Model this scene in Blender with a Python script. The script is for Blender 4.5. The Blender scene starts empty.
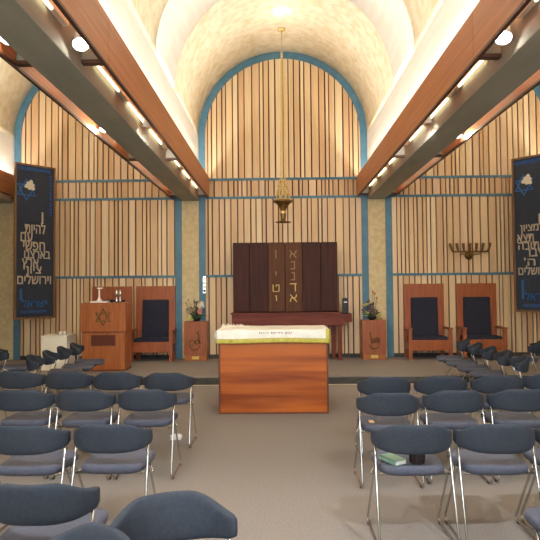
import bpy, bmesh, math, random
from mathutils import Vector, Matrix, Euler
random.seed(7)
PI = math.pi
SC = bpy.context.scene
COL = SC.collection

# ---------------------------------------------------------------- camera, world, exposure
cam_d = bpy.data.cameras.new('camera'); cam = bpy.data.objects.new('camera', cam_d); COL.objects.link(cam)
cam_d.sensor_width = 36; cam_d.lens = 36 * 560 / 540; cam_d.clip_start = 0.05; cam_d.clip_end = 100
EYE = 1.6
cam.matrix_world = (Matrix.Translation((0, 0, EYE)) @ Matrix.Rotation(8 / 560, 4, 'Z')
                    @ Matrix.Rotation(PI / 2 + 18 / 560, 4, 'X') @ Matrix.Rotation(-0.009, 4, 'Z'))
SC.camera = cam
SC.view_settings.view_transform = 'Standard'
SC.view_settings.look = 'None'
SC.view_settings.gamma = 1
SC.view_settings.use_curve_mapping = False
SC.view_settings.exposure = 1.18
SC.cycles.max_bounces = 8
SC.cycles.diffuse_bounces = 6
SC.cycles.sample_clamp_indirect = 6
try:
    SC.cycles.use_denoising = True
except Exception:
    pass
world = bpy.data.worlds.new('world'); SC.world = world; world.use_nodes = True
world.node_tree.nodes['Background'].inputs[0].default_value = (0.9, 0.85, 0.8, 1)
world.node_tree.nodes['Background'].inputs[1].default_value = 0.1

BAY = (-3.80, 0.12, 4.04); RAD = 1.78; SPRING = 4.83; YW = 11.76; YN = -3.0
PIERS = (-5.76, -1.84, 2.08, 6.00); PLAT = 0.14; YP = 9.3

def area(name, loc, rot, sx, sy, power, color, spread=PI):
    d = bpy.data.lights.new(name, 'AREA'); d.shape = 'RECTANGLE'; d.size = sx; d.size_y = sy
    d.energy = power; d.color = color; d.spread = spread
    o = bpy.data.objects.new(name, d); o.location = loc; o.rotation_euler = rot; COL.objects.link(o); return o
def spot(name, loc, target, power, color, cone=70, blend=0.6, r=0.04):
    d = bpy.data.lights.new(name, 'SPOT'); d.energy = power; d.color = color
    d.spot_size = math.radians(cone); d.spot_blend = blend; d.shadow_soft_size = r
    o = bpy.data.objects.new(name, d); o.location = loc
    o.rotation_euler = (Vector(target) - Vector(loc)).to_track_quat('-Z', 'Y').to_euler(); COL.objects.link(o); return o

WARM = (1.0, 0.94, 0.85); NEUT = (1.0, 0.94, 0.86); COOL = (0.80, 0.90, 1.0)
# upward fluorescent light in the slots between beams and fascia boards
GAPS = [(-5.485, 100), (-2.115, 85), (-1.565, 100), (1.805, 100), (2.355, 85), (5.725, 100)]
for gx, p in GAPS:
    area('slot_light', (gx, (YN + 11.5) / 2, 3.80), (PI, 0, 0), 0.05, 11.5 - YN, p, WARM)
# daylight from the windows behind the photographer
area('window_light', (0.1, YN + 0.15, 2.3), (math.radians(90), 0, 0), 8.0, 1.8, 150, COOL)
# track spotlights over the seats (their bodies are built further down)
spot('seat_spot', (-1.565, 1.3, 3.46), (-1.0, 4.2, 0), 170, COOL, 95, 0.7, 0.05)
spot('seat_spot', (1.805, 1.3, 3.46), (1.2, 4.2, 0), 170, COOL, 95, 0.7, 0.05)
spot('front_spot', (-1.565, 6.6, 3.46), (-0.6, 11.0, 1.2), 60, WARM, 100, 0.8, 0.05)
spot('front_spot', (1.805, 6.6, 3.46), (1.2, 11.0, 1.2), 60, WARM, 100, 0.8, 0.05)
spot('visible_spot', (-1.55, 4.33, 3.51), (-1.2, 2.6, 0), 40, NEUT, 90, 0.6, 0.05)
spot('visible_spot', (1.79, 4.33, 3.51), (1.5, 2.6, 0), 40, NEUT, 90, 0.6, 0.05)

spot('slot_spot', (-2.13, 6.84, 3.57), (-2.20, 6.2, 3.4), 14, (1.0, 0.8, 0.5), 120, 0.9, 0.04)
spot('slot_spot', (2.37, 7.34, 3.57), (2.44, 6.7, 3.4), 14, (1.0, 0.8, 0.5), 120, 0.9, 0.04)

# ---------------------------------------------------------------- materials
def lin(c):
    return tuple(((v / 255) / 12.92 if v / 255 <= 0.04045 else ((v / 255 + 0.055) / 1.055) ** 2.4) for v in c) + (1,)
def mat(name, c, rough=0.6, metal=0.0, emis=None, estr=0, sheen=0):
    m = bpy.data.materials.new(name); m.use_nodes = True
    b = m.node_tree.nodes['Principled BSDF']
    b.inputs['Base Color'].default_value = lin(c); b.inputs['Roughness'].default_value = rough
    b.inputs['Metallic'].default_value = metal
    if sheen: b.inputs['Sheen Weight'].default_value = sheen
    if emis:
        b.inputs['Emission Color'].default_value = lin(emis); b.inputs['Emission Strength'].default_value = estr
    return m
def noise_mat(name, c1, c2, scale=(8, 8, 8), rough=0.6, detail=4, bump=0.0, bscale=None, metal=0.0, lo=0.35, hi=0.65, dist=0.0, bdist=0.01, spec=None):
    m = mat(name, c1, rough, metal); nt = m.node_tree; N = nt.nodes; L = nt.links; b = N['Principled BSDF']
    if spec is not None: b.inputs['Specular IOR Level'].default_value = spec
    tc = N.new('ShaderNodeTexCoord'); mp = N.new('ShaderNodeMapping'); mp.inputs['Scale'].default_value = scale
    L.new(tc.outputs['Object'], mp.inputs['Vector'])
    n = N.new('ShaderNodeTexNoise'); n.inputs['Scale'].default_value = 1; n.inputs['Detail'].default_value = detail
    n.inputs['Distortion'].default_value = dist
    L.new(mp.outputs[0], n.inputs['Vector'])
    r = N.new('ShaderNodeValToRGB'); r.color_ramp.elements[0].position = lo; r.color_ramp.elements[1].position = hi
    r.color_ramp.elements[0].color = lin(c1); r.color_ramp.elements[1].color = lin(c2)
    L.new(n.outputs['Fac'], r.inputs[0]); L.new(r.outputs[0], b.inputs['Base Color'])
    if bump:
        n2 = N.new('ShaderNodeTexNoise'); n2.inputs['Scale'].default_value = bscale or 60; n2.inputs['Detail'].default_value = 5
        L.new(tc.outputs['Object'], n2.inputs['Vector'])
        bp = N.new('ShaderNodeBump'); bp.inputs['Strength'].default_value = bump; bp.inputs['Distance'].default_value = bdist
        L.new(n2.outputs['Fac'], bp.inputs['Height']); L.new(bp.outputs[0], b.inputs['Normal'])
    return m
M = {}
M['slat'] = [noise_mat('slat_wood_%d' % i, a, b_, (30, 30, 1.2), 0.55, 5, 0.1, 80) for i, (a, b_) in enumerate([
    ((214, 184, 142), (222, 194, 153)), ((206, 172, 130), (215, 183, 142)), ((222, 196, 156), (230, 206, 168)),
    ((198, 160, 118), (208, 172, 131)), ((210, 178, 142), (219, 189, 154))])]
M['groove'] = mat('groove_dark_wood', (92, 66, 48), 0.8)
M['blue'] = noise_mat('blue_trim_paint', (70, 112, 134), (80, 122, 143), (6, 6, 6), 0.5)
M['pier'] = noise_mat('pier_plaster', (194, 176, 134), (210, 194, 152), (14, 14, 14), 0.85, 6, 0.3, 90)
M['concrete'] = noise_mat('beam_concrete', (152, 154, 140), (166, 166, 152), (5, 1, 5), 0.8, 6, 0.15, 60)
M['fascia'] = noise_mat('fascia_wood', (154, 88, 46), (176, 106, 60), (10, 0.8, 26), 0.38, 5)
M['fascia_edge'] = mat('fascia_dark_edge', (84, 50, 38), 0.5)
M['plaster'] = noise_mat('cream_plaster', (228, 213, 176), (245, 236, 212), (7, 7, 7), 0.9, 10, 0.6, 30, lo=0.3, hi=0.6, bdist=0.015)
M['white'] = noise_mat('white_plaster', (240, 237, 230), (247, 245, 240), (20, 1.2, 9), 0.85, 4, 0.2, 40)
M['carpet'] = noise_mat('taupe_carpet', (133, 124, 117), (143, 134, 126), (60, 60, 60), 0.95, 8, 0.5, 220, spec=0.1)
M['riser'] = noise_mat('dark_riser', (62, 60, 56), (74, 72, 66), (9, 9, 9), 0.9)
M['wall'] = mat('side_wall_paint', (196, 182, 150), 0.85)
M['oak'] = noise_mat('orange_oak', (148, 82, 38), (170, 100, 50), (26, 26, 2.2), 0.4, 5)
M['oakred'] = noise_mat('red_oak', (142, 74, 38), (158, 88, 48), (26, 26, 2.2), 0.42, 5)
M['oakdark'] = noise_mat('oak_lower_edge', (96, 46, 24), (112, 58, 32), (26, 26, 2.2), 0.5)
M['table'] = noise_mat('table_wood', (132, 60, 22), (184, 98, 36), (0.45, 2, 6.0), 0.4, 3, lo=0.36, hi=0.56, dist=0.15, spec=0.35)
M['ark'] = noise_mat('dark_ark_wood', (56, 28, 22), (70, 38, 30), (18, 18, 1.0), 0.55, 5, spec=0.2)
M['ark2'] = noise_mat('ark_centre_wood', (82, 50, 30), (96, 60, 38), (18, 18, 1.0), 0.55, 5, spec=0.2)
M['ledge'] = noise_mat('ledge_wood', (100, 46, 34), (118, 58, 42), (2, 12, 14), 0.5, 5, spec=0.25)
M['navy'] = noise_mat('navy_upholstery', (26, 28, 44), (34, 36, 54), (30, 30, 30), 0.85, 3)
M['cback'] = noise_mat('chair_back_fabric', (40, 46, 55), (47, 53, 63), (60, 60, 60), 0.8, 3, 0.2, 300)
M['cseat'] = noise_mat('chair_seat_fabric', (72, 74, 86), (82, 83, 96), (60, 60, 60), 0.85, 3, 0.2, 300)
M['chrome'] = mat('chrome', (205, 205, 200), 0.18, 1.0)
M['brass'] = noise_mat('brass', (204, 178, 112), (222, 198, 134), (20, 20, 20), 0.4, 3, metal=0.6)
M['brassdark'] = noise_mat('aged_brass', (110, 82, 42), (136, 104, 58), (20, 20, 20), 0.45, 3, metal=0.7)
M['gold'] = mat('gold_leaf', (216, 188, 100), 0.5, 0.0)
M['goldf'] = mat('faded_gold_leaf', (150, 118, 72), 0.6, 0.0)
M['cloth'] = noise_mat('white_satin_cloth', (232, 226, 210), (244, 238, 224), (7, 7, 7), 0.5, 3)
M['cborder'] = noise_mat('gold_cloth_border', (186, 172, 62), (206, 192, 88), (30, 30, 30), 0.5, 3)
M['thread'] = mat('dark_thread', (96, 88, 78), 0.8)
M['banner'] = noise_mat('banner_cloth', (40, 47, 60), (48, 56, 70), (30, 30, 30), 0.8, 3)
M['bframe'] = noise_mat('banner_frame_wood', (112, 78, 46), (132, 94, 60), (20, 20, 3), 0.5, 3)
M['cream'] = mat('cream_felt', (212, 200, 176), 0.8)
M['bblue'] = mat('blue_felt', (44, 100, 164), 0.8)
M['bnavy'] = mat('deep_blue_felt', (40, 80, 140), 0.8)
M['black'] = mat('black_plastic', (22, 20, 22), 0.45)
M['rubber'] = mat('rubber', (40, 38, 36), 0.8)
M['wht'] = mat('white_ceramic', (232, 228, 220), 0.35)
M['silver'] = mat('silver', (210, 208, 204), 0.22, 1.0)
M['lampw'] = mat('white_lamp_metal', (216, 212, 208), 0.4)
M['glow'] = mat('lamp_glow', (255, 250, 240), 0.4, 0, (255, 248, 235), 14)
M['tube'] = mat('tube_glow', (255, 240, 210), 0.4, 0, (255, 236, 200), 1.8)
M['paintedwhite'] = noise_mat('white_painted_box', (238, 232, 212), (244, 238, 220), (4, 4, 4), 0.6)
M['leafg'] = mat('leaf_green', (66, 84, 46), 0.6)
M['leafy'] = mat('yellow_green_leaf', (164, 168, 92), 0.6)
M['purple'] = mat('dried_purple_flower', (112, 84, 96), 0.8)
M['pink'] = mat('pink_blossom', (206, 134, 122), 0.7)
M['paper'] = mat('paper_white', (228, 226, 220), 0.8)
M['greencover'] = mat('green_book_cover', (120, 150, 128), 0.6)
M['brownrib'] = mat('dark_ribbed_plastic', (44, 32, 28), 0.5)
M['tan'] = mat('tan_card', (206, 172, 134), 0.7)
M['vent'] = mat('vent_cloth', (98, 48, 30), 0.8)
M['redband'] = noise_mat('reddish_board', (132, 60, 40), (150, 74, 50), (3, 3, 20), 0.5)

# ---------------------------------------------------------------- mesh builder
class MB:
    def __init__(s): s.v = []; s.f = []; s.m = []; s.sm = []
    def add(s, vs, fs, mi=0, smooth=False, tf=None):
        o = len(s.v)
        s.v += [tuple(tf @ Vector(v)) if tf else tuple(v) for v in vs]
        for f in fs: s.f.append(tuple(i + o for i in f)); s.m.append(mi); s.sm.append(smooth)
        return s
    def box(s, x0, x1, y0, y1, z0, z1, mi=0, bev=0.0, tf=None):
        if bev <= 0:
            vs = [(x, y, z) for z in (z0, z1) for y in (y0, y1) for x in (x0, x1)]
            return s.add(vs, [(0, 2, 3, 1), (4, 5, 7, 6), (0, 1, 5, 4), (2, 6, 7, 3), (0, 4, 6, 2), (1, 3, 7, 5)], mi, False, tf)
        bm = bmesh.new(); bmesh.ops.create_cube(bm, size=1)
        for v in bm.verts: v.co = ((x0 + x1) / 2 + v.co.x * (x1 - x0), (y0 + y1) / 2 + v.co.y * (y1 - y0), (z0 + z1) / 2 + v.co.z * (z1 - z0))
        bmesh.ops.bevel(bm, geom=bm.edges[:], offset=min(bev, 0.45 * min(x1 - x0, y1 - y0, z1 - z0)), segments=2, profile=0.6, affect='EDGES')
        return s.bm(bm, mi, False, tf)
    def bm(s, bm, mi=0, smooth=False, tf=None):
        bm.verts.index_update()
        s.add([v.co[:] for v in bm.verts], [tuple(v.index for v in f.verts) for f in bm.faces], mi, smooth, tf); bm.free(); return s
    def tube(s, pts, r, mi=0, n=8, closed=False, tf=None):
        P = [Vector(p) for p in pts]; R = r if isinstance(r, (list, tuple)) else [r] * len(P)
        vs = []; fs = []; k = len(P); prev = None
        for i, p in enumerate(P):
            if closed: t = P[(i + 1) % k] - P[i - 1]
            else: t = P[min(i + 1, k - 1)] - P[max(i - 1, 0)]
            t.normalize()
            if prev is None:
                a = Vector((0, 0, 1)) if abs(t.z) < 0.9 else Vector((1, 0, 0)); u = t.cross(a).normalized()
            else: u = (prev - t * prev.dot(t)).normalized()
            prev = u; w = t.cross(u)
            for j in range(n):
                a = 2 * PI * j / n; vs.append(tuple(p + (u * math.cos(a) + w * math.sin(a)) * R[i]))
        for i in range(k if closed else k - 1):
            for j in range(n):
                a = i * n + j; b_ = i * n + (j + 1) % n; c = ((i + 1) % k) * n; fs.append((a, b_, c + (j + 1) % n, c + j))
        if not closed: fs.append(tuple(range(n))[::-1]); fs.append(tuple((k - 1) * n + j for j in range(n)))
        return s.add(vs, fs, mi, True, tf)
    def lathe(s, prof, mi=0, n=20, c=(0, 0, 0), tf=None):
        vs = []; fs = []
        for r, z in prof:
            for j in range(n): a = 2 * PI * j / n; vs.append((c[0] + r * math.cos(a), c[1] + r * math.sin(a), c[2] + z))
        for i in range(len(prof) - 1):
            for j in range(n): fs.append((i * n + j, i * n + (j + 1) % n, (i + 1) * n + (j + 1) % n, (i + 1) * n + j))
        if prof[0][0] > 1e-5: fs.append(tuple(range(n))[::-1])
        if prof[-1][0] > 1e-5: fs.append(tuple((len(prof) - 1) * n + j for j in range(n)))
        return s.add(vs, fs, mi, True, tf)
    def prism(s, poly, y0, y1, mi=0, tf=None):   # polygon in x,z
        n = len(poly); vs = [(x, y0, z) for x, z in poly] + [(x, y1, z) for x, z in poly]
        fs = [tuple(range(n)), tuple(range(2 * n - 1, n - 1, -1))] + [((i + 1) % n, i, n + i, n + (i + 1) % n) for i in range(n)]
        return s.add(vs, fs, mi, False, tf)
    def ball(s, c, r, mi=0, n=8, sc=(1, 1, 1)):
        bm = bmesh.new(); bmesh.ops.create_uvsphere(bm, u_segments=n, v_segments=max(4, n * 2 // 3), radius=r)
        for v in bm.verts: v.co = Vector((c[0] + v.co.x * sc[0], c[1] + v.co.y * sc[1], c[2] + v.co.z * sc[2]))
        return s.bm(bm, mi, True)
    def build(s, name, mats, parent=None, loc=(0, 0, 0)):
        me = bpy.data.meshes.new(name); me.from_pydata(s.v, [], s.f)
        if not isinstance(mats, (list, tuple)): mats = [mats]
        for m in mats: me.materials.append(m)
        me.polygons.foreach_set('material_index', s.m); me.polygons.foreach_set('use_smooth', s.sm)
        bm = bmesh.new(); bm.from_mesh(me); bmesh.ops.recalc_face_normals(bm, faces=bm.faces[:]); bm.to_mesh(me); bm.free(); me.update()
        o = bpy.data.objects.new(name, me); COL.objects.link(o); o.location = loc
        if parent: o.parent = parent
        return o
def tag(o, label=None, cat=None, group=None, kind=None):
    if label: o['label'] = label
    if cat: o['category'] = cat
    if group: o['group'] = group
    if kind: o['kind'] = kind
    return o
def empty(name, loc, rz=0):
    o = bpy.data.objects.new(name, None); COL.objects.link(o); o.location = loc; o.rotation_euler = (0, 0, rz); o.empty_display_size = 0.1; return o
def struct(o, label=None): return tag(o, label, None, None, 'structure')
def copy_tree(o, parent=None):
    c = o.copy(); COL.objects.link(c); c.parent = parent
    for ch in [k for k in bpy.data.objects if k.parent == o]: copy_tree(ch, c)
    return c
def text_geo(s, rtl=True):
    cu = bpy.data.curves.new('txt', 'FONT'); cu.body = s[::-1] if rtl else s; cu.size = 1; cu.extrude = 0.02
    o = bpy.data.objects.new('txt', cu); COL.objects.link(o)
    bpy.context.view_layer.update()
    me = bpy.data.meshes.new_from_object(o.evaluated_get(bpy.context.evaluated_depsgraph_get()))
    vs = [v.co.copy() for v in me.vertices]; fs = [tuple(p.vertices) for p in me.polygons]
    bpy.data.objects.remove(o); bpy.data.curves.remove(cu); bpy.data.meshes.remove(me)
    return vs, fs
def put_text(mb, s, x0, x1, z0, z1, y, th=0.006, mi=0, bold=0.0):
    """text filling the rectangle x0..x1, z0..z1 on the plane at y, standing out towards -y"""
    vs, fs = text_geo(s)
    if not vs: return
    ax = min(v.x for v in vs); bx = max(v.x for v in vs); az = min(v.y for v in vs); bz = max(v.y for v in vs)
    out = [(x0 + (v.x - ax) / (bx - ax) * (x1 - x0), y - (v.z + 0.02) / 0.04 * th, z0 + (v.y - az) / (bz - az) * (z1 - z0)) for v in vs]
    mb.add(out, fs, mi)
    if bold:
        for dx, dz in ((bold, 0), (0, bold), (bold, bold)):
            mb.add([(a + dx, b_ - 0.0005, c + dz) for a, b_, c in out], fs, mi)

# ---------------------------------------------------------------- room shell
XL, XR = -5.94, 6.18
struct(MB().box(XL - 0.2, XR + 0.2, YN - 0.2, YP, -0.1, 0).build('floor', M['carpet']))
struct(MB().box(XL - 0.2, XR + 0.2, YP, YW + 0.2, -0.1, PLAT).build('floor_platform', M['carpet']))
struct(MB().box(XL, XR, YP - 0.012, YP - 0.001, 0.012, PLAT - 0.02).build('trim_1', M['riser']))
struct(MB().box(XL, XR, YP - 0.03, YP - 0.013, 0.0, 0.010).build('trim_2', M['wall']))
struct(MB().box(XL - 0.2, XR + 0.2, YW + 0.03, YW + 0.2, PLAT, 7.0).build('wall_back', M['groove']))
struct(MB().box(XL - 0.2, XL, YN, YW, 0, 7.0).build('wall_left', M['wall']))
struct(MB().box(XR, XR + 0.2, YN, YW, 0, 7.0).build('wall_right', M['wall']))
struct(MB().box(XL - 0.2, XR + 0.2, YN - 0.2, YN, 0, 7.0).build('wall_rear', M['wall']))
# barrel vaults: bands of rough cream plaster with smooth white ribs between
def vault(cx, y0, y1, r, thick, m, name):
    n = 48; mb = MB(); vs = []; fs = []
    for y in (y0, y1):
        for k in range(n + 1):
            a = PI * k / n
            for rr in (r, r + thick): vs.append((cx - rr * math.cos(a), y, SPRING + rr * math.sin(a)))
    q = 2 * (n + 1)
    for k in range(n):
        a = 2 * k
        fs += [(a, a + 2, q + a + 2, q + a), (a + 1, q + a + 1, q + a + 3, a + 3), (a, a + 1, a + 3, a + 2), (q + a, q + a + 2, q + a + 3, q + a + 1)]
    fs += [(0, q, q + 1, 1), (2 * n, 2 * n + 1, q + 2 * n + 1, q + 2 * n)]
    mb.add(vs, fs, 0, False); o = mb.build(name, m)
    for p in o.data.polygons: p.use_smooth = False
    for i, p in enumerate(o.data.polygons):
        if i % 4 < 2: p.use_smooth = True
    return struct(o)
EDG = [YW + 0.03, 8.9, 7.6, 5.3, 4.0, 1.7, 0.4, -1.9, YN]
for cx in BAY:
    for i in range(len(EDG) - 1):
        if i % 2 == 0: vault(cx, EDG[i + 1], EDG[i], RAD, 0.12, M['plaster'], 'ceiling')
        else: vault(cx, EDG[i + 1], EDG[i], RAD - 0.025, 0.145, M['white'], 'ceiling')
# walls above the beams, beams, piers
n_trim = [2]
def trim(mb, m):
    n_trim[0] += 1
    return struct(mb.build('trim_%d' % n_trim[0], m))
for i, px in enumerate(PIERS):
    struct(MB().box(px - 0.18, px + 0.18, YN, YW, 3.95, SPRING).build('ceiling_wall', M['white']))
    struct(MB().box(px - 0.18, px + 0.18, YN, YW, 3.45, 3.95, 0, 0.012).build('ceiling_beam', M['concrete']))
    struct(MB().box(px - 0.18, px + 0.18, YW - 0.01, YW + 0.03, PLAT, 3.45).build('wall_pier', M['pier']))
    for sx in (-1, 1):
        if (i == 0 and sx < 0) or (i == 3 and sx > 0): continue
        bx = px + sx * 0.39
        ys = [YN, 1.1, 4.72, 8.32, YW - 0.02]
        for a, b_ in zip(ys, ys[1:]):
            mb = MB().box(bx - 0.014, bx + 0.014, a + 0.004, b_ - 0.004, 3.525, 3.94)
            mb.box(bx - 0.016, bx + 0.016, a + 0.004, b_ - 0.004, 3.50, 3.525, 1)
            trim(mb, [M['fascia'], M['fascia_edge']])
        for y in (1.1, 4.72, 8.32, YW - 0.12):
            xa, xb = sorted((px + sx * 0.18, bx - sx * 0.014))
            mb = MB().box(xa, xb, y - 0.03, y + 0.03, 3.56, 3.90); mb.box(xa, xb, y - 0.035, y + 0.035, 3.53, 3.56, 1)
            trim(mb, [M['concrete'], M['fascia_edge']])
# slatted oak panelling of the back wall, one object per bay and tier
def slats(cx, z0, z1, rng, arch=False, tints=(0, 0, 1, 1, 2, 2, 3, 4)):
    mb = MB(); x = cx - RAD + 0.13; xe = cx + RAD - 0.13
    while x < xe - 0.03:
        w = rng.choice((0.05, 0.055, 0.06, 0.085, 0.09, 0.105, 0.12, 0.14)); w = min(w, xe - x)
        if w < 0.03: break
        mi = rng.choice(tints)
        if arch:
            za = SPRING + math.sqrt(max(0, (RAD - 0.03) ** 2 - (x - cx) ** 2)); zb = SPRING + math.sqrt(max(0, (RAD - 0.03) ** 2 - (x + w - cx) ** 2))
            mb.prism([(x, z0), (x + w, z0), (x + w, zb), (x, za)], YW, YW + 0.028, mi)
        else: mb.box(x, x + w, YW, YW + 0.028, z0, z1, mi)
        x += w + rng.choice((0.022, 0.026, 0.03))
    return struct(mb.build('wall_panelling', M['slat']))
rng = random.Random(21)
for cx in BAY:
    slats(cx, PLAT + 0.08, 1.835, rng); slats(cx, 1.885, 3.485, rng); slats(cx, 3.535, 3.875, rng, False, (1, 3, 3, 3, 4)); slats(cx, 3.925, SPRING, rng, True)
    # blue arch and stripes
    ri, ro = RAD - 0.14, RAD - 0.001; n = 64; vs = []; fs = []
    path = [(-1, PLAT)] + [None] * 0
    pts_o = [(cx - ro, PLAT)] + [(cx - ro * math.cos(PI * k / n), SPRING + ro * math.sin(PI * k / n)) for k in range(n + 1)] + [(cx + ro, PLAT)]
    pts_i = [(cx - ri, PLAT)] + [(cx - ri * math.cos(PI * k / n), SPRING + ri * math.sin(PI * k / n)) for k in range(n + 1)] + [(cx + ri, PLAT)]
    mb = MB(); k = len(pts_o)
    vs = [(x, YW - 0.025, z) for x, z in pts_o] + [(x, YW - 0.025, z) for x, z in pts_i] + [(x, YW + 0.028, z) for x, z in pts_o] + [(x, YW + 0.028, z) for x, z in pts_i]
    for j in range(k - 1): fs += [(j, j + 1, k + j + 1, k + j), (2 * k + j, 3 * k + j, 3 * k + j + 1, 2 * k + j + 1), (k + j, k + j + 1, 3 * k + j + 1, 3 * k + j), (j, 2 * k + j, 2 * k + j + 1, j + 1)]
    mb.add(vs, fs); trim(mb, M['blue'])
    for z in (1.86, 3.51, 3.90): trim(MB().box(cx - ri, cx + ri, YW - 0.02, YW + 0.02, z - 0.025, z + 0.025), M['blue'])
    o = struct(MB().box(cx - ri, cx + ri, YW - 0.012, YW + 0.03, PLAT, PLAT + 0.08).build('baseboard_back', M['riser']))

# ---------------------------------------------------------------- light battens in the slots
slotname = {-5.485: 'the slot along the left wall', -2.115: 'the outer slot of the left beam', -1.565: 'the inner slot of the left beam',
            1.805: 'the inner slot of the right beam', 2.355: 'the outer slot of the right beam', 5.725: 'the slot along the right wall'}
segs = [(1.3, 4.28, 'nearest section'), (4.95, 8.1, 'middle section'), (8.55, 11.5, 'section nearest the panelled wall')]
for gx, _ in GAPS:
    for a, b_, nm in segs:
        t = empty('fluorescent_batten', (gx, (a + b_) / 2, 3.64)); h = (b_ - a) / 2
        tag(t, 'fluorescent tube light in %s, %s' % (slotname[gx], nm), 'light', 'fluorescent tubes in the beam slots')
        k = 3; sg = -1 if gx in (-1.565, -5.485, 2.355) else 1; ox = 0.055 * sg
        MB().box(min(0.045 * sg, 0.094 * sg), max(0.045 * sg, 0.094 * sg), -h, h, 0.01, 0.06, 0, 0.006).build('housing', M['paintedwhite'], t)
        for j in range(k):
            y0 = -h + 0.06 + j * (2 * h / k); y1 = y0 + 2 * h / k * 0.62
            MB().tube([(ox, y0, -0.004), (ox, y1, -0.004)], 0.013, 0, 8).build('tube', M['tube'], t)

# ---------------------------------------------------------------- track spotlights
def make_spot():
    t = empty('track_spotlight', (0, 0, 0))
    MB().lathe([(0.0, 0.10), (0.03, 0.095), (0.045, 0.06), (0.052, 0.0), (0.068, -0.045), (0.070, -0.06), (0.064, -0.06), (0.060, -0.045), (0.0, -0.03)], 0, 20).build('shade', M['lampw'], t)
    MB().lathe([(0.0, -0.058), (0.040, -0.057), (0.0605, -0.054), (0.0605, -0.048), (0.0, -0.04)], 0, 20).build('bulb', M['glow'], t)
    MB().tube([(0, 0, 0.09), (0, 0.0, 0.13)], 0.012, 0, 8).box(-0.022, 0.022, -0.03, 0.03, 0.125, 0.15, 0, 0.005).build('bracket', M['black'], t)
    return t
spots = [(-1.565, 4.40, 3.60, (26, -16), 'white spotlight under the left beam\'s inner slot, facing the seats'),
         (1.805, 4.40, 3.60, (26, 16), 'white spotlight under the right beam\'s inner slot, facing the seats'),
         (-2.145, 4.4, 3.66, (30, 6), 'white spotlight in the outer slot of the left beam, beside its front bracket'),
         (2.385, 5.0, 3.64, (30, -6), 'white spotlight in the outer slot of the right beam, beside its front bracket'),
         (-2.145, 6.9, 3.64, (15, 0), 'white spotlight in the outer slot of the left beam, nearer the panelled wall'),
         (2.385, 7.4, 3.64, (15, 0), 'white spotlight in the outer slot of the right beam, nearer the panelled wall'),
         (-1.535, 6.6, 3.60, (-20, 0), 'white spotlight in the inner slot of the left beam, facing the ark'),
         (1.775, 6.6, 3.60, (-20, 0), 'white spotlight in the inner slot of the right beam, facing the ark'),
         (-1.535, 1.26, 3.56, (-25, 0), 'white spotlight of the left beam above the rear seats'),
         (1.775, 1.26, 3.56, (-25, 0), 'white spotlight of the right beam above the rear seats')]
sp0 = make_spot()
for i, (x, y, z, (rx, ry), lb) in enumerate(spots):
    o = sp0 if i == 0 else copy_tree(sp0)
    o.location = (x, y, z); o.rotation_euler = (math.radians(-rx), math.radians(ry), 0)
    tag(o, lb, 'spotlight', 'track spotlights along the beams')

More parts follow.
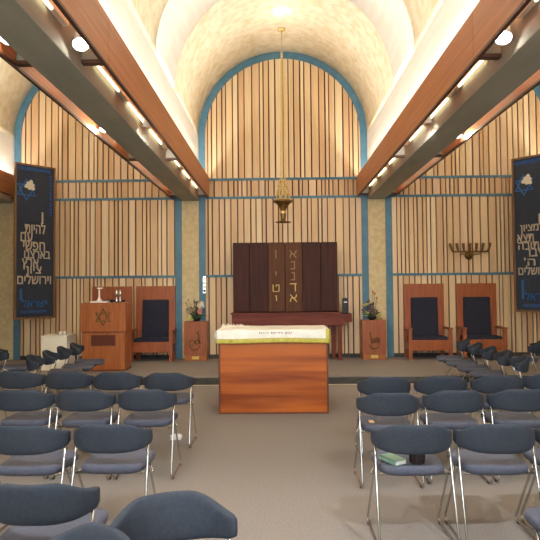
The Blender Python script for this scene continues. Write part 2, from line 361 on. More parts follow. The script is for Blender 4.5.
# ---------------------------------------------------------------- banners
def hexagram(mb, cx, cz, r, w, y, th, mi, sxs=1.0):
    for s in (1, -1):
        P = [Vector((cx + sxs * r * math.cos(PI / 2 * s + 2 * PI * k / 3), 0, cz + r * math.sin(PI / 2 * s + 2 * PI * k / 3))) for k in range(3)]
        for k in range(3):
            a, b_ = P[k], P[(k + 1) % 3]; d = (b_ - a).normalized(); n = Vector((-d.z, 0, d.x)) * w / 2
            q = [a - d * w * .4 + n, b_ + d * w * .4 + n, b_ + d * w * .4 - n, a - d * w * .4 - n]
            mb.prism([(v.x, v.z) for v in q], y - th - (0.001 if s > 0 else 0), y, mi)
def banner(p0, p1, ztop, zbot, lines, pxl, pxr, label):
    v = Vector((p1[0] - p0[0], p1[1] - p0[1], 0)); W = v.length; ang = math.atan2(v.y, v.x); H = ztop - zbot
    t = empty('banner', (p0[0], p0[1], zbot), ang); tag(t, label, 'banner', 'banners beside the panelled wall')
    MB().box(0.02, W - 0.02, -0.01, 0.02, 0.02, H - 0.02).build('cloth_panel', M['banner'], t)
    f = 0.035
    MB().box(0, f, -0.03, 0.03, 0, H, 0, 0.004).box(W - f, W, -0.03, 0.03, 0, H, 0, 0.004).box(f, W - f, -0.03, 0.03, 0, f, 0, 0.004).box(f, W - f, -0.03, 0.03, H - f, H, 0, 0.004).build('frame', M['bframe'], t)
    U = lambda x: (x - pxl) / (pxr - pxl) * W
    # rows measured on a strip whose top is at 0 and whose foot is at 1
    V = lambda q: (1 - q) * H
    le = MB(); be = MB(); de = MB(); st = MB(); fl = MB()
    for s, x0, x1, q0, q1, kind in lines:
        if kind == 'c': put_text(le, s, U(x0), U(x1), V(q1), V(q0), -0.01, 0.006, 0, 0.006)
        elif kind == 'cs': le.box(U(x0), U(x1), -0.016, -0.01, V(q1), V(q0), 0)
        elif kind == 'b': put_text(be, s, U(x0), U(x1), V(q1), V(q0), -0.01, 0.006, 0, 0.006)
        elif kind == 'bs': be.box(U(x0), U(x1), -0.0161, -0.01, V(q1), V(q0), 0)
        elif kind == 'd':
            r = random.Random(3); n = int((x1 - x0) / 1.6) if x1 - x0 > 6 else int((q1 - q0) * 150 / 3)
            if x1 - x0 > 6:
                for k in range(n):
                    a = U(x0 + (x1 - x0) * k / n); b_ = U(x0 + (x1 - x0) * (k + r.uniform(.5, .95)) / n); zz = V(q1) + (V(q0) - V(q1)) * r.uniform(0, .3)
                    de.box(a, b_, -0.014, -0.01, zz, V(q0))
            else:
                for k in range(n):
                    a = V(q0 + (q1 - q0) * k / n); b_ = V(q0 + (q1 - q0) * (k + r.uniform(.4, .8)) / n)
                    de.box(U(x0), U(x1) - r.uniform(0, .01), -0.014, -0.01, b_, a)
        elif kind == 'star':
            cx, cz = U((x0 + x1) / 2), V((q0 + q1) / 2); r_ = (U(x1) - U(x0)) / 2 * 1.12
            hexagram(st, cx, cz, r_, 0.022, -0.01, 0.005, 0)
            fx, fz = cx + 0.07, cz + 0.09
            for k in range(6):
                a = 0.3 + k * 2 * PI / 6; L_ = 0.115 if k % 2 else 0.09
                q = [(fx + math.cos(a) * L_ * u - math.sin(a) * L_ * w_, fz + math.sin(a) * L_ * u + math.cos(a) * L_ * w_) for u, w_ in ((0, -.12), (.45, -.38), (.85, -.3), (1.05, 0), (.9, .26), (.5, .36), (0, .12))]
                fl.prism(q, -0.022 - 0.0008 * k, -0.0155)
    le.build('lettering', M['cream'], t); o = be.build('lettering', M['bblue'], t); tag(o, 'blue lettering')
    tag(de.build('border_marks', M['bnavy'], t), 'deep blue marks'); st.build('star', M['bblue'], t); fl.build('flower', M['cream'], t)
    return t, W, H
def q(y, top=162, bot=317): return (y - top) / (bot - top)
Ql = lambda y: q(y, 164, 318)
Qr = lambda y: q(y, 157.5, 313)
linesL = [('', 18.5, 52, Ql(167), Ql(171), 'd'), ('', 50.5, 53, Ql(173), Ql(216), 'd'), ('', 18, 36, Ql(183), Ql(197), 'star'),
          ('להיות', 25.5, 46, Ql(222), Ql(233), 'c'), ('', 42.4, 44.0, Ql(211), Ql(223), 'cs'),
          ('עם', 21.5, 33, Ql(232.5), Ql(241.5), 'c'), ('חפשי', 24, 45.5, Ql(241.5), Ql(250), 'c'), ('בארצנו', 25, 51, Ql(250.5), Ql(258), 'c'),
          ('ארץ', 23, 39, Ql(258.5), Ql(269), 'c'), ('ציון', 27, 42, Ql(266), Ql(276), 'c'), ('וירושלים', 18.5, 52, Ql(273.5), Ql(283.5), 'c'),
          ('ישראל', 23, 48, Ql(298), Ql(306.5), 'b'), ('', 21, 23.2, Ql(288), Ql(299.5), 'bs'), ('', 22, 48, Ql(309.5), Ql(312.5), 'd')]
linesR = [('', 516, 552, Qr(161), Qr(165.5), 'd'), ('', 550, 552.5, Qr(168), Qr(214), 'd'), ('', 516.5, 534.5, Qr(179), Qr(193), 'star'),
          ('כי מציון', 521, 549, Qr(226), Qr(235), 'c'), ('', 539.5, 541.2, Qr(216), Qr(227), 'cs'),
          ('תצא', 517.5, 534, Qr(235.5), Qr(243.5), 'c'), ('תורה', 518.5, 539, Qr(243.5), Qr(250.5), 'c'), ('ודבר', 525, 546, Qr(250), Qr(258), 'c'),
          ("ה'", 524, 535, Qr(259), Qr(267), 'c'), ('מירושלים', 518, 552, Qr(267), Qr(276), 'c'),
          ('ישראל', 524, 549, Qr(293), Qr(301.5), 'b'), ('', 521, 523.2, Qr(281), Qr(300), 'bs'), ('', 522, 549, Qr(305), Qr(308.5), 'd')]
bl, Wb, Hb = banner((-5.13, 10.80), (-4.58, 11.42), 4.11, 1.03, linesL, 15.5, 56.5, 'dark blue framed banner beside the left pier, Hebrew ending in a wide lowest cream line')
br, Wr, Hr = banner((4.68, 11.15), (5.22, 10.53), 4.12, 1.09, linesR, 513.5, 556, 'dark blue framed banner to the right of the wall menorah')
for t, W in ((bl, Wb), (br, Wr)):
    mb = MB(); inv = t.matrix_basis.inverted()
    for z in (0.5, 2.5):
        for u in (0.55, 0.75):
            p = t.matrix_basis @ Vector((u * W, 0.02, z)); mb.tube([inv @ p, inv @ Vector((p.x, YW + 0.002, p.z))], 0.012, 0, 6)
    mb.build('wall_arm', M['black'], t)

# ---------------------------------------------------------------- ark
GLYPH = {'alef': [[(0, 1), (1, 0)], [(1, 1), (.95, .75), (.62, .42)], [(0, 0), (.05, .35), (.36, .62)]], 'dalet': [[(0, 1), (1, 1)], [(.82, 1), (.82, 0)]],
         'tet': [[(0, 1), (0, 0.05), (.1, 0), (.9, 0), (1, .1), (1, 1), (.55, 1), (.5, .75)]], 'yod': [[(.3, 1), (.6, 1), (.6, .2)]], 'vav': [[(.3, 1), (.6, 1), (.6, 0)]],
         'nun': [[(.2, 1), (.8, 1), (.8, 0), (0, 0)]]}
ark = empty('torah_ark', (0.145, 11.3, PLAT)); tag(ark, 'dark brown wooden ark with gold Hebrew letters on its central doors, on a ledge', 'ark')
Z = lambda z: z - PLAT
MB().box(-1.055, 1.055, 0.04, 0.42, Z(1.11), Z(2.50), 0, 0.008).build('cabinet', M['ark'], ark)
for x0, x1, c in ((-1.055, -0.72, 0), (-0.715, -0.345, 0), (0.345, 0.715, 0), (0.72, 1.055, 0)):
    MB().box(x0, x1, 0.0, 0.04, Z(1.12), Z(2.52), 0, 0.01).build('door', M['ark'], ark)
for k, (x0, x1) in enumerate(((-0.34, -0.004), (0.004, 0.34))):
    d = MB().box(x0, x1, -0.006, 0.04, Z(1.12), Z(2.52), 0, 0.01).build('door', M['ark2'], ark); tag(d, 'paler brown central door with gold letters')
    g = MB(); gf = MB(); cx = (x0 + x1) / 2 + (-0.015 if k == 0 else -0.01)
    px = lambda y: Z(1.6 + (288 - y) / 49.6)
    for ch, y0, y1, w, mb in ([('vav', 251, 258, .05, gf), ('yod', 272, 276, .05, gf), ('tet', 285, 291.5, .12, g), ('yod', 296, 301.5, .06, g)] if k == 0 else
                              [('alef', 251, 257.5, .12, gf), ('nun', 262, 269, .09, gf), ('nun', 273, 280, .08, gf), ('dalet', 284, 291, .12, g), ('alef', 295, 301.5, .12, g)]):
        for q_, st_ in enumerate(GLYPH[ch]):
            for (ax, az), (bx_, bz) in zip(st_, st_[1:]):
                za, zb = px(y1), px(y0); A = Vector((cx + (ax - .5) * w, za + az * (zb - za))); B = Vector((cx + (bx_ - .5) * w, za + bz * (zb - za)))
                dd = (B - A).normalized() * 0.009; nn = Vector((-dd.y, dd.x)); qd = [A - dd + nn, A - dd - nn, B + dd - nn, B + dd + nn]
                mb.prism([(v.x, v.y) for v in qd], -0.012 - 0.0006 * q_, -0.006)
    g.build('lettering', M['gold'], d); tag(gf.build('lettering', M['goldf'], d), 'faded gold letters')
MB().box(-1.10, 1.10, -0.09, 0.43, Z(1.07), Z(1.105), 0, 0.006).box(-1.08, 1.19, -0.06, 0.42, Z(0.84), Z(1.07), 0, 0.006).build('ledge', M['ledge'], ark)
for x in (-1.03, -0.9, 0.98, 1.09):
    MB().box(x - 0.04, x + 0.04, -0.02 if abs(x) > 1 else 0.2, 0.06 if abs(x) > 1 else 0.28, 0, Z(0.84), 0, 0.004).build('leg', M['ledge'], ark)
t = empty('wall_intercom', (1.355, 11.35, 1.075)); tag(t, 'small black upright device standing at the right end of the ark ledge', 'device')
MB().box(-0.055, 0.055, 0, 0.09, 0.0, 0.31, 0, 0.01).build('body', M['black'], t)
MB().box(-0.03, 0.03, -0.004, 0.0, 0.22, 0.235).build('label_strip', M['silver'], t)
o = tag(MB().box(-0.075, 0.075, 0, 0.41, 0.0, 0.17, 0, 0.006).build('end_shelf', M['ledge'], None, (1.413, 11.34, 0.90)), 'small brown shelf block below the black device, beside the ark', 'shelf')

# ---------------------------------------------------------------- reading table (bimah) and cloth
t = empty('reading_table', (-0.07, 7.52, 0)); tag(t, 'large orange-brown wooden reading table in the central aisle', 'table')
MB().box(-0.69, 0.69, -0.335, 0.335, 0.0, 1.02, 0, 0.006).build('body', M['table'], t)
MB().box(-0.70, -0.678, -0.35, -0.33, 0.0, 1.02, 0, 0.004).box(0.678, 0.70, -0.35, -0.33, 0.0, 1.02, 0, 0.004).box(-0.678, 0.678, -0.345, -0.335, 0.0, 0.02).build('corner_post', M['oakdark'], t)
MB().box(-0.715, 0.715, -0.355, 0.355, 1.02, 1.06, 0, 0.006).build('tabletop', M['table'], t)
# cloth: grid draped over the top and hanging at front and sides
def cloth():
    rg = random.Random(5); mb = MB(); hw, hd, z0 = 0.718, 0.360, 1.066
    xs = [-hw - 0.05 * 0 - 0.14 + (2 * hw + 0.28) * i / 90 for i in range(91)]; ys = [-hd - 0.165 + (2 * hd + 0.165) * j / 44 for j in range(45)]
    def P(x, y):
        dx = max(0, abs(x) - hw); dy = max(0, -y - hd)
        sx = 1 if x > 0 else -1
        X = min(hw, abs(x)) * sx; Y = max(-hd, y); z = z0
        if dx + dy > 0:
            z = z0 - max(dx, dy) - 0.0
            fold = 0.010 * math.sin(x * 21) * min(1, dy / 0.1) + 0.006 * math.sin(x * 47 + 1) * min(1, dy / .1)
            Y -= 0.006 + (0.008 + abs(fold)) * min(1, dy / 0.05) if dy > 0 else 0
            X += sx * (0.001 + (0.004 + 0.003 * math.sin(y * 30)) * min(1, dx / 0.05)) if dx > 0 else 0
            z += 0.006 * math.sin(x * 5.0 + 1) * min(1, dy / .1)
        else: z += 0.003 * abs(math.sin(x * 9 + y * 4)) + (0.012 * max(0, 1 - abs(x + 0.5) / 0.2) * abs(math.sin(x * 40 + y * 9)))
        return (X, Y, z)
    vs = [P(x, y) for y in ys for x in xs]; nx = len(xs)
    mb.v = vs
    for j in range(len(ys) - 1):
        for i in range(nx - 1):
            xc = (xs[i] + xs[i + 1]) / 2; yc = (ys[j] + ys[j + 1]) / 2
            if abs(xc) > hw + 0.0 and yc < -hd: continue
            b = (yc < -hd - 0.105) or (xc > hw - 0.045 and yc < -hd + 0.02) or (xc < -hw + 0.03 and yc < -hd and False)
            mb.f.append((j * nx + i, j * nx + i + 1, (j + 1) * nx + i + 1, (j + 1) * nx + i)); mb.m.append(1 if b else 0); mb.sm.append(True)
    return mb
co = cloth().build('tablecloth', [M['cloth'], M['cborder']], None, (-0.07, 7.52, 0))
md = co.modifiers.new('s', 'SOLIDIFY'); md.thickness = 0.004; md.offset = 1
tag(co, 'white satin cloth with gold border draped over the reading table', 'tablecloth')
e = MB(); put_text(e, 'עץ חיים היא', -0.18, 0.24, 1.012, 1.042, -0.392, 0.002); e.build('embroidery', M['thread'], co)
fr = MB(); rg = random.Random(9)
for k in range(34):
    a = -0.735 + rg.uniform(-.008, .008) + (k % 3) * 0.008; y = -0.375 + k * 0.011; z = 0.93 + rg.uniform(-.02, .03)
    fr.tube([(a + .01, y, 1.06), (a - .012, y - .01, 1.0), (a + rg.uniform(-.01, .01), y - .012, z)], 0.004, 0, 5)
fr.build('fringe', M['cloth'], co); fr = MB()
for k in range(26):
    a = -0.72 + k * 0.012; fr.tube([(a, 0.30, 1.07), (a + rg.uniform(-.02, .02), 0.24, 1.09 + rg.uniform(0, .02)), (a + .01, 0.18, 1.075)], 0.005, 0, 5)
fr.build('fringe', M['cloth'], co)

# ---------------------------------------------------------------- lectern
t = empty('lectern', (-3.135, 10.0, PLAT)); tag(t, 'wooden lectern bearing a six-pointed star, in front of the leftmost throne', 'lectern')
MB().box(-0.385, 0.385, 0.0, 0.42, 0.0, 0.69, 0, 0.006).build('body', M['oak'], t)
MB().box(-0.39, 0.39, -0.008, 0.43, 0.0, 0.035, 0, 0.004).build('plinth', M['oakdark'], t)
MB().box(-0.38, 0.38, 0.01, 0.41, 0.69, 0.705).build('waist_strip', M['oakdark'], t)
MB().box(-0.41, 0.41, -0.02, 0.44, 0.705, 1.22, 0, 0.008).build('upper_box', M['oak'], t)
v = MB().box(-0.215, 0.215, -0.012, 0.001, 0.455, 0.645, 0); 
for k in range(14): v.box(-0.21, 0.21, -0.016, -0.012, 0.462 + k * 0.013, 0.468 + k * 0.013)
v.build('vent_panel', M['vent'], t)
s_ = MB(); hexagram(s_, 0.0, 0.965, 0.15, 0.016, -0.02, 0.01, 0)
n = 24; s_.tube([(0.0 + 0.06 * math.cos(2 * PI * k / n), -0.027, 0.965 + 0.06 * math.sin(2 * PI * k / n)) for k in range(n)], 0.005, 0, 6, True)
s_.build('star', M['brassdark'], t)
ZT = PLAT + 1.22
t = empty('reading_lamp', (-3.27, 10.2, ZT + 0.022)); tag(t, 'small white stemmed lamp standing in the tray on the lectern', 'lamp')
MB().lathe([(0.055, 0), (0.05, 0.02), (0.022, 0.05), (0.014, 0.1), (0.014, 0.23), (0, 0.235)], 0, 16).build('stem', M['wht'], t)
MB().box(-0.035, 0.06, -0.03, 0.03, 0.23, 0.255, 0, 0.008).build('lamp_head', M['wht'], t)
o = MB().box(-0.15, 0.16, 0, 0.2, 0, 0.014, 0, 0.004).box(-0.15, 0.16, 0, 0.01, 0.01, 0.03).box(-0.15, 0.16, .19, 0.2, 0.01, 0.03).box(-0.15, -0.14, 0, 0.2, 0.01, 0.03).box(0.15, 0.16, 0, 0.2, 0.01, 0.03).build('tray', M['wht'], None, (-3.255, 10.08, ZT + 0.001)); tag(o, 'shallow white tray on top of the lectern', 'tray')
for k, (x, lb) in enumerate(((-2.93, 'silver goblet on the lectern, next to the black microphone'), (-2.865, 'silver goblet on the lectern, at its right edge'))):
    o = MB().lathe([(0.026, 0), (0.028, 0.03), (0.014, 0.09), (0.012, 0.11), (0.028, 0.15), (0.03, 0.19), (0.012, 0.205), (0.014, 0.225), (0, 0.235)], 0, 16).build('goblet', M['silver'], None, (x, 10.12, ZT + 0.001)); tag(o, lb, 'goblet', 'silver goblets on the lectern')
t = empty('microphone', (-3.02, 10.12, ZT)); tag(t, 'black microphone base on the lectern beside the silver goblets', 'microphone')
MB().ball((0, 0, 0.03), 0.03, 0, 10, (1.3, 1, 1)).build('base', M['black'], t); MB().tube([(0, 0, 0.04), (-0.06, 0, 0.055), (-0.13, 0, 0.03)], 0.006, 0, 6).build('neck', M['black'], t)

# ---------------------------------------------------------------- thrones
def make_throne():
    t = empty('throne', (0, 0, 0))   # faces -y, origin at front centre on the floor
    for sx in (-1, 1):
        MB().box(sx * 0.40 - 0.035, sx * 0.40 + 0.035, 0.0, 0.07, 0, 0.62, 0, 0.006).build('leg', M['oakred'], t)
        MB().box(sx * 0.37 - 0.04, sx * 0.37 + 0.04, 0.46, 0.52, 0, 1.52, 0, 0.006).build('leg', M['oakred'], t)
        a = MB().box(sx * 0.40 - 0.04, sx * 0.40 + 0.04, -0.02, 0.47, 0.60, 0.64, 0, 0.01)
        a.build('armrest', M['oakred'], t)
        MB().box(sx * 0.40 - 0.012, sx * 0.40 + 0.012, 0.06, 0.47, 0.19, 0.34, 0).build('side_rail', M['oakred'], t)
    MB().box(-0.365, 0.365, 0.01, 0.05, 0.19, 0.40, 0, 0.006).build('seat_rail', M['oakred'], t)
    MB().box(-0.33, 0.33, 0.47, 0.51, 0.40, 1.52, 0, 0.004).build('back_panel', M['oakred'], t)
    MB().box(-0.36, 0.36, 0.04, 0.46, 0.38, 0.46, 0, 0.03).build('seat', M['navy'], t)
    m = Matrix.Translation((0, 0.44, 0.44)) @ Matrix.Rotation(math.radians(-4), 4, 'X')
    MB().box(-0.275, 0.275, -0.05, 0.03, 0.0, 0.80, 0, 0.025, m).build('cushion', M['navy'], t)
    return t
th = make_throne()
for i, (x, lb) in enumerate(((-3.48, 'wooden throne standing behind the lectern'), (-2.56, 'wooden throne with navy cushion between the lectern and the left pier'),
                             (3.02, 'wooden throne with navy cushion beside the right pier'), (4.10, 'wooden throne with navy cushion below the wall menorah'))):
    o = th if i == 0 else copy_tree(th); o.location = (x, 11.20, PLAT); tag(o, lb, 'throne', 'wooden thrones along the panelled wall')

# ---------------------------------------------------------------- flower stands
def stand(x0, x1, label, right):
    w = (x1 - x0) / 2; t = empty('plant_stand', ((x0 + x1) / 2, 11.36, PLAT)); tag(t, label, 'plant stand', 'wooden plant stands at the piers')
    MB().box(-w, w, 0.0, 0.34, 0.115, 0.79, 0, 0.006).build('body', M['oakred'], t)
    MB().box(-w + .008, w - .008, 0.008, 0.33, 0.0, 0.11, 0, 0.004).build('plinth', M['oak'], t)
    MB().box(-0.07, 0.07, -0.004, 0.009, 0.03, 0.09, 0, 0.002).build('plate', M['gold'], t)
    s_ = MB()
    def ring(cx, cz, r, a0=0, a1=360, th=0.012):
        n = 18; s_.tube([(cx + r * math.cos(math.radians(a0 + (a1 - a0) * k / n)), -0.008, cz + r * math.sin(math.radians(a0 + (a1 - a0) * k / n))) for k in range(n + 1)], th, 0, 6)
    if right:
        s_.tube([(-0.07, -0.008, 0.56), (-0.085, -0.008, 0.50), (-0.06, -0.008, 0.40), (-0.055, -0.008, 0.33)], 0.014, 0, 6)
        ring(0.04, 0.38, 0.065, -60, 230); ring(0.0, 0.32, 0.10, 190, 350); ring(0.04, 0.38, 0.03)
    else:
        ring(-0.07, 0.37, 0.05, -20, 300); ring(-0.02, 0.33, 0.11, 190, 350)
        s_.tube([(0.07, -0.008, 0.60), (0.03, -0.008, 0.57), (0.08, -0.008, 0.50), (0.06, -0.008, 0.42), (0.10, -0.008, 0.34)], 0.014, 0, 6); ring(0.05, 0.38, 0.05, 30, 250)
    s_.build('emblem', M['brassdark'], t)
    return t
stand(-1.92, -1.455, 'wooden plant stand at the left pier', False)
stand(1.69, 2.17, 'wooden plant stand at the right pier', True)
def bouquet(x, label, seed, right):
    r = random.Random(seed); z0 = PLAT + 0.79
    t = empty('flower_arrangement', (x, 11.52, z0)); tag(t, label, 'flowers', 'dried flower arrangements on the plant stands')
    MB().lathe([(0.05, 0), (0.09, 0.05), (0.085, 0.08), (0.07, 0.08), (0.06, 0.03), (0, 0.03)], 0, 16).build('pot', M['black'], t)
    st = MB(); lf = MB(); fl = MB(); pk = MB(); yl = MB()
    for k in range(26):
        a = r.uniform(0, 2 * PI); s = r.uniform(0.04, 0.17); h = r.uniform(0.16, 0.40 if right else 0.48)
        dx = s * math.cos(a) + (-0.07 if not right else -0.03); dy = 0.5 * s * math.sin(a)
        p = (dx, dy, h); st.tube([(0, 0, 0.05), (dx * .4, dy * .4, h * .5), p], 0.003, 0, 5)
        for q_ in range(4): fl.ball((dx + r.uniform(-.02, .02), dy + r.uniform(-.02, .02), h + r.uniform(-.05, .02)), r.uniform(.008, .02 if right else .013), 0, 6)
    for k in range(34):
        a = r.uniform(0, 2 * PI); L_ = r.uniform(0.12, 0.24); e_ = r.uniform(0.1, 0.9); d = Vector((math.cos(a) * math.cos(e_), 0.5 * math.sin(a) * math.cos(e_), math.sin(e_)))
        b = Vector((0, 0, 0.06)); n = d.cross(Vector((0, 1, 0.3))).normalized() * 0.018; up = Vector((0, 0, 0.02))
        (yl if k % 5 == 0 and right else lf).add([b, b + d * L_ * .5 + n + up, b + d * L_, b + d * L_ * .5 - n + up, b + d * L_ * .5 - Vector((0, .004, 0))], [(0, 1, 4), (1, 2, 4), (2, 3, 4), (3, 0, 4), (0, 3, 2, 1)])
    pc = [(0.10, -0.02, 0.33), (0.08, -0.04, 0.20)] if not right else [(0.06, 0, 0.54), (0.10, 0, 0.45), (0.02, 0, 0.58)]
    for i, c in enumerate(pc):
        rr = (0.085, 0.06)[i] if not right else 0.025
        for k in range(14):
            v = Vector((r.gauss(0, 1), r.gauss(0, 1), r.gauss(0, 1))).normalized() * rr * .6
            pk.ball((c[0] + v.x, c[1] + v.y, c[2] + v.z), rr * .5, (1 if i == 0 and not right else 0), 6)
        st.tube([(0, 0, 0.05), (c[0] * .6, 0, c[2] * .5), c], 0.004, 0, 5)
    if right:
        for c in ((-0.16, -.02, .30), (0.14, -.04, .10), (0.17, -.05, 0.05), (-0.1, -.04, .33)): yl.ball(c, 0.04, 0, 8, (1.2, .8, .7))
        pk.tube([(0.05, -.08, 0.09), (0.2, -.1, 0.06), (0.31, -.1, 0.015)], 0.006, 0, 5)
    else:
        yl.add([(-0.03, -.08, .03), (-0.23, -.12, .02), (-0.12, -.1, .13), (-.1, -.12, .05)], [(0, 1, 3), (1, 2, 3), (2, 0, 3), (0, 2, 1)])
        lf.tube([(0.08, -.1, 0.1), (0.2, -.12, .12), (0.3, -.12, .11)], 0.005, 0, 5)
    st.build('stems', M['leafg'], t); lf.build('leaves', M['leafg'], t); fl.build('dried_blossoms', M['purple'], t)
    pk.build('pink_blossoms', [M['pink'], M['cream']], t); yl.build('pale_leaves', M['leafy'], t)
bouquet(-1.69, 'dried flowers with one pale pink bloom on the left plant stand', 4, False)
bouquet(1.92, 'dried purple flowers with pale green leaves on the right plant stand', 8, True)

# ---------------------------------------------------------------- wall menorah
t = empty('wall_menorah', (3.98, YW - 0.06, 2.18)); tag(t, 'brass wall lamp with seven branches above the thrones', 'menorah')
MB().lathe([(0, 0), (0.07, 0.01), (0.09, 0.04), (0.05, 0.07), (0, 0.075)], 0, 20, (0, 0, 0), Matrix.Rotation(PI / 2, 4, 'X') @ Matrix.Translation((0, 0.06, -0.055))).build('wall_plate', M['brassdark'], t)
MB().tube([(-0.36, -0.05, 0.14), (-0.2, -0.08, 0.135), (0.2, -0.08, 0.135), (0.36, -0.05, 0.14)], 0.017, 0, 8).tube([(0, 0.03, 0.05), (0, -0.08, 0.06), (0, -0.08, 0.15)], 0.014, 0, 8).tube([(-0.2, -.06, 0.09), (0, -0.09, 0.06), (0.2, -.06, 0.09)], 0.010, 0, 8).build('crossbar', M['brassdark'], t)
for k in range(7):
    x = (k - 3) * 0.12; l = 0.045 * (k - 3) / 3
    MB().tube([(x, -0.07, 0.13), (x + l * .6, -0.07, 0.20), (x + l * 1.2, -0.07, 0.31)], [0.016, 0.024, 0.034], 0, 8).build('branch', M['brassdark'], t)

# ---------------------------------------------------------------- eternal light
t = empty('eternal_light', (0.11, 10.68, 2.84)); tag(t, 'brass eternal light hanging on long chains above the ark', 'hanging lamp')
MB().lathe([(0.0, 0.0), (0.15, 0.012), (0.15, 0.02), (0.05, 0.04), (0.045, 0.09), (0.055, 0.17), (0.05, 0.24), (0.09, 0.32), (0.13, 0.37), (0.185, 0.40), (0.185, 0.43), (0.10, 0.43), (0.09, 0.40), (0, 0.38)], 0, 28).build('bowl', M['brassdark'], t)
MB().lathe([(0.052, 0.175), (0.058, 0.19), (0.058, 0.215), (0.05, 0.23)], 0, 20).build('collar', M['brass'], t)
la = MB(); R = lambda h: 0.145 - 0.085 * (h / 0.40)
for k in range(8):
    for s in (1, -1):
        pts = []
        for j in range(9):
            h = j * 0.05; a = 2 * PI * k / 8 + s * j * 0.28; pts.append((R(h) * math.cos(a), R(h) * math.sin(a), 0.43 + h))
        la.tube(pts, 0.008, 0, 5)
for h in (0.0, 0.13, 0.27, 0.40):
    la.tube([(R(h) * math.cos(2 * PI * k / 20), R(h) * math.sin(2 * PI * k / 20), 0.43 + h) for k in range(20)], 0.009, 0, 6, True)
la.build('lattice', M['brass'], t)
zc = SPRING + math.sqrt(RAD ** 2 - 0.01) - 2.84
ch = MB()
for k in range(4):
    a = 2 * PI * k / 4 + .4; r0, r1 = 0.055, 0.016
    z = 0.83; 
    while z < zc - 0.42:
        f_ = (z - 0.83) / (zc - 1.3); rr = r0 + (r1 - r0) * min(1, f_)
        ch.ball((rr * math.cos(a), rr * math.sin(a), z), 0.010, 0, 6, (1, 1, 1.7)); z += 0.042
ch.build('chain', M['brass'], t)
MB().tube([(0, 0, zc - 0.42), (0, 0, zc - 0.02)], 0.006, 0, 6).build('cord', M['brass'], t)
MB().lathe([(0.0, -0.05), (0.03, -0.045), (0.075, -0.025), (0.075, -0.005), (0, 0)], 0, 16, (0, 0, zc)).build('ceiling_plate', M['brass'], t)
t = MB().lathe([(0, 0), (0.06, 0.004), (0.07, 0.02), (0.07, 0.05), (0, 0.05)], 0, 16).build('ceiling_downlight', M['glow'], None, (0.1, 9.95, SPRING + RAD - 0.05)); tag(t, 'small round white light in the centre vault in front of the eternal light', 'light')

# ---------------------------------------------------------------- small wall fittings
t = empty('switch_panel', (-1.545, YW - 0.028, 1.50)); tag(t, 'narrow white switch panel on the blue stripe beside the left plant stand', 'switch panel')
MB().box(-0.035, 0.035, -0.02, 0, 0, 0.36, 0, 0.004).build('plate', M['silver'], t)
for k in range(4): MB().box(-0.022, 0.022, -0.032, -0.02, 0.03 + k * 0.085, 0.075 + k * 0.085, 0, 0.004).build('switch', M['wht'] if k else M['black'], t)

# ---------------------------------------------------------------- white cabinet
o = empty('side_cabinet', (-4.085, 10.16, PLAT)); tag(o, 'low white cabinet left of the lectern behind the side chairs', 'cabinet')
MB().box(-0.235, 0.235, 0, 0.42, 0, 0.61, 0, 0.006).build('body', M['paintedwhite'], o)
MB().box(-0.245, 0.245, -0.01, 0.43, 0.61, 0.63, 0, 0.004).build('top', M['paintedwhite'], o)
for k, (x, y, h, lb) in enumerate(((-4.02, 10.3, .06, 'small white cup on the cabinet, nearer its middle'), (-3.93, 10.26, .07, 'small white cup on the cabinet, nearer the lectern'))):
    c = MB().lathe([(0.022, 0), (0.032, h), (0.028, h), (0.02, 0.006), (0, 0.006)], 0, 14).build('cup', M['wht'], None, (x, y, PLAT + 0.631)); tag(c, lb, 'cup', 'cups on the white cabinet')

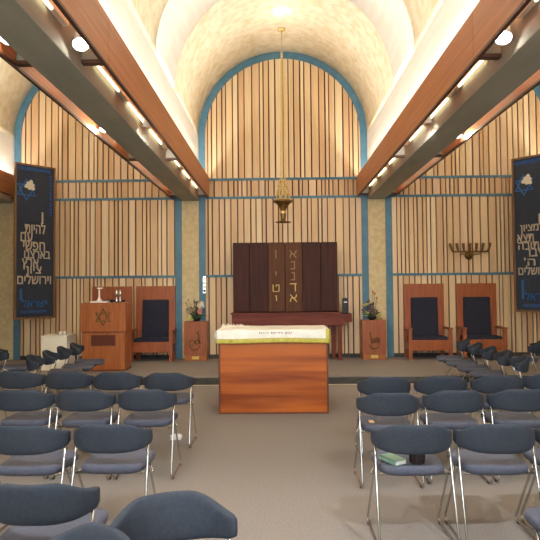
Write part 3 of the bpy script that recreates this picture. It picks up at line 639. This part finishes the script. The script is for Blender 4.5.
# ---------------------------------------------------------------- stacking chairs
def make_chair():
    t = empty('padded_chair', (0, 0, 0))   # faces +y; origin on the floor between the rear feet
    # backrest: padded band wrapping forward at its ends
    nu, nv = 28, 12; vs = []; fs = []
    for i in range(nu + 1):
        u = -1 + 2 * i / nu
        ee = abs(u)
        q_ = max(0, min(1, (ee - 0.30) / 0.68)); top = 0.758 - 0.066 * (3 * q_ ** 2 - 2 * q_ ** 3) + 0.004 * max(0, ee - 0.85) / 0.15; bot = 0.568 + 0.036 * ee ** 2.5
        k = (1 - ee ** 30) ** 0.5 if ee < 1 else 0
        zc = (top + bot) / 2; hh = (top - bot) / 2 * (0.8 + 0.2 * k)
        xc = 0.244 * math.sin(u * 1.25) / math.sin(1.25); yc = 0.045 + 0.165 * ee ** 2.3
        d = Vector((0.244 * math.cos(u * 1.25) * 1.25 / math.sin(1.25), 0.165 * 2.3 * ee ** 1.3 * (1 if u >= 0 else -1), 0)).normalized()
        nrm = Vector((d.y, -d.x, 0)); th = 0.021 * (0.6 + 0.4 * k)
        for j in range(2 * nv):
            a = 2 * PI * j / (2 * nv); c, s = math.cos(a), math.sin(a)
            cz = math.copysign(abs(s) ** (0.6 - 0.25 * ee), s); cy = math.copysign(abs(c) ** 0.7, c)
            p = Vector((xc, yc, zc)) + nrm * cy * th + Vector((0, 0, hh * cz)) + Vector((0, -0.02 * cz * (1 - ee), 0))
            vs.append(tuple(p))
    m = 2 * nv
    for i in range(nu):
        for j in range(m): fs.append((i * m + j, i * m + (j + 1) % m, (i + 1) * m + (j + 1) % m, (i + 1) * m + j))
    fs.append(tuple(range(m))[::-1]); fs.append(tuple(nu * m + j for j in range(m)))
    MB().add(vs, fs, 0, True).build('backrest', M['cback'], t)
    # seat: rounded, slightly dished pad
    vs = []; fs = []; n = 36
    def ring(sc, z, dz=0):
        for k in range(n):
            a = 2 * PI * k / n; c, s = math.cos(a), math.sin(a)
            x = math.copysign(abs(c) ** 0.42, c); y = math.copysign(abs(s) ** 0.42, s)
            w = 0.216 + 0.012 * y
            vs.append((x * w * sc, 0.315 + y * 0.225 * sc, z + dz * (y * sc) ** 2 * (1 if y < 0 else -0.4)))
    rings = [(0.90, 0.418), (0.98, 0.428), (1.0, 0.445), (0.99, 0.462), (0.93, 0.474), (0.7, 0.474), (0.4, 0.468), (0.05, 0.466)]
    for sc, z in rings: ring(sc, z, 0.012 if z > 0.44 else 0.006)
    for i in range(len(rings) - 1):
        for k in range(n): fs.append((i * n + k, i * n + (k + 1) % n, (i + 1) * n + (k + 1) % n, (i + 1) * n + k))
    fs.append(tuple(range(n))[::-1]); fs.append(tuple((len(rings) - 1) * n + k for k in range(n)))
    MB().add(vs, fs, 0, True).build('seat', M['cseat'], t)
    def bend(P, r=0.05):
        out = [Vector(P[0])]
        for a, b_, c in zip(P, P[1:], P[2:]):
            a, b_, c = Vector(a), Vector(b_), Vector(c); d1 = (a - b_).normalized(); d2 = (c - b_).normalized()
            r_ = min(r, (a - b_).length * .45, (c - b_).length * .45)
            for k in range(6):
                f = k / 5; out.append((b_ + d1 * r_) * (1 - f) ** 2 + b_ * 2 * f * (1 - f) + (b_ + d2 * r_) * f ** 2)
        out.append(Vector(P[-1])); return out
    for s in (-1, 1):
        fr = MB().tube(bend([(s * 0.234, 0.175, 0.625), (s * 0.236, 0.135, 0.46), (s * 0.240, 0.0, 0.011), (s * 0.240, 0.48, 0.011), (s * 0.237, 0.20, 0.43), (s * 0.236, 0.13, 0.46)]), 0.0080, 0, 8)
        f = fr.build('side_frame', M['chrome'], t)
        for y in (0.06, 0.40): MB().box(s * 0.24 - .011, s * 0.24 + .011, y, y + 0.03, 0.0, 0.012).build('glide', M['rubber'], f)
    MB().tube([(-0.236, 0.16, 0.42), (0.236, 0.16, 0.42)], 0.009, 0, 8).build('crossbar', M['chrome'], t)
    MB().tube([(-0.248, 0.24, 0.40), (-0.18, 0.42, 0.416), (0.18, 0.42, 0.416), (0.248, 0.24, 0.40)], 0.008, 0, 8).build('crossbar', M['chrome'], t)
    for x in (-0.19, 0.16): MB().box(x, x + 0.03, 0.40, 0.43, 0.398, 0.42, 0, 0.004).build('stacking_pad', M['rubber'], t)
    return t
ch0 = make_chair(); used = [False]
def chair(x, yback, deg, label, group):
    """x, yback: middle of the backrest; deg: heading, 0 faces the ark"""
    a = math.radians(deg); o = ch0 if not used[0] else copy_tree(ch0); used[0] = True
    o.location = (x + math.sin(a) * 0.05, yback - math.cos(a) * 0.05, 0); o.rotation_euler = (0, 0, a); tag(o, label, 'chair', group); return o
ORD = ['at the aisle end', 'second from the aisle', 'third from the aisle', 'fourth from the aisle']
def row(side, nm, data):
    for k, (x, y, d) in enumerate(data):
        chair(x, y, d, 'dark blue padded chair, %s of the %s on the %s' % (ORD[k], nm, side), 'padded chairs on the %s of the aisle' % side)
row('left', 'front row', [(-1.14, 5.66, 0), (-1.68, 5.72, 1), (-2.22, 5.80, 1), (-2.75, 5.85, 0)])
row('left', 'second row', [(-1.145, 4.74, 0), (-1.68, 4.74, 0), (-2.22, 4.76, 0)])
row('left', 'third row', [(-1.085, 3.53, 0), (-1.615, 3.50, 0)])
row('left', 'rearmost row', [(-1.09, 2.46, 0)])
row('right', 'front row', [(1.01, 5.31, 0), (1.56, 5.33, 0), (2.12, 5.37, 0), (2.68, 5.50, 0)])
row('right', 'second row', [(0.89, 4.51, 0), (1.455, 4.60, 0), (2.01, 4.64, 0)])
row('right', 'third row', [(0.838, 3.475, 0), (1.365, 3.48, 0), (1.89, 3.50, 0)])
row('right', 'rearmost row', [(1.44, 2.45, 0)])
chair(-0.465, 2.32, 200, 'dark blue chair turned to face the photographer, beside the aisle at the bottom', 'loose chairs by the aisle')
chair(-0.60, 1.975, 140, 'dark blue chair of which only the top of the back shows, at the bottom edge', 'loose chairs by the aisle')
sn = ['nearest the seats', 'second from the seats', 'third from the seats', 'fourth from the seats', 'nearest the platform']
for k in range(5):
    chair(2.99 + 0.005 * k, 6.84 + 0.535 * k, 76, 'dark blue chair %s in the slanted side row right of the table' % sn[k], 'side row of chairs on the right')
for k in range(4):
    chair(-3.24 - 0.01 * k, 7.25 + 0.535 * k, -76, 'dark blue chair %s in the slanted side row left of the table' % sn[k if k < 3 else 4], 'side row of chairs on the left')
chair(4.0, 8.65, 62, 'dark blue chair at the right picture edge, in the outer side row under the banner', 'outer side chairs')
chair(-4.17, 8.25, -62, 'dark blue chair at the left picture edge, in the outer side row under the banner', 'outer side chairs')

# things left on and under chairs
t = empty('booklet', (0.72, 3.62, 0.486), math.radians(28)); tag(t, 'pale green booklet lying on the aisle-end chair of the right third row', 'book')
MB().box(-0.045, 0.045, -0.08, 0.08, 0.0, 0.004, 0).box(-0.045, 0.045, -0.08, 0.08, 0.026, 0.03, 0).box(-0.045, -0.041, -0.08, 0.08, 0, 0.03).build('cover', M['greencover'], t)
MB().box(-0.041, 0.041, -0.077, 0.077, 0.004, 0.026).build('pages', M['paper'], t)
c = MB(); prof = []
n = 28
for z, r in ((0, .048), (.11, .055)):
    for k in range(n): rr = r * (1 if k % 2 else .93); a = 2 * PI * k / n; c.v.append((rr * math.cos(a), rr * math.sin(a), z))
c.f = [(k, (k + 1) % n, n + (k + 1) % n, n + k) for k in range(n)] + [tuple(range(n))[::-1], tuple(range(n, 2 * n))]; c.m = [0] * (n + 2); c.sm = [False] * (n + 2)
tag(c.build('ribbed_cup', M['brownrib'], None, (0.875, 3.62, 0.484)), 'dark ribbed cup standing on the chair beside the green booklet', 'cup')
tag(MB().box(-0.02, 0.02, -0.035, 0.035, 0, 0.012, 0, 0.004).build('card_slip', M['tan'], None, (0.76, 4.68, 0.482)), 'small tan card lying on the aisle-end chair of the right second row', 'card')
pw = MB(); pw.ball((0, 0, 0.02), 0.06, 0, 12, (1.1, 1.3, 0.34)); pw.box(-0.05, 0.06, -0.08, 0.03, 0, 0.006)
tag(pw.build('paper_bundle', M['paper'], None, (-1.11, 6.05, 0.0)), 'crumpled white paper bundle on the carpet under a left front row chair', 'paper')
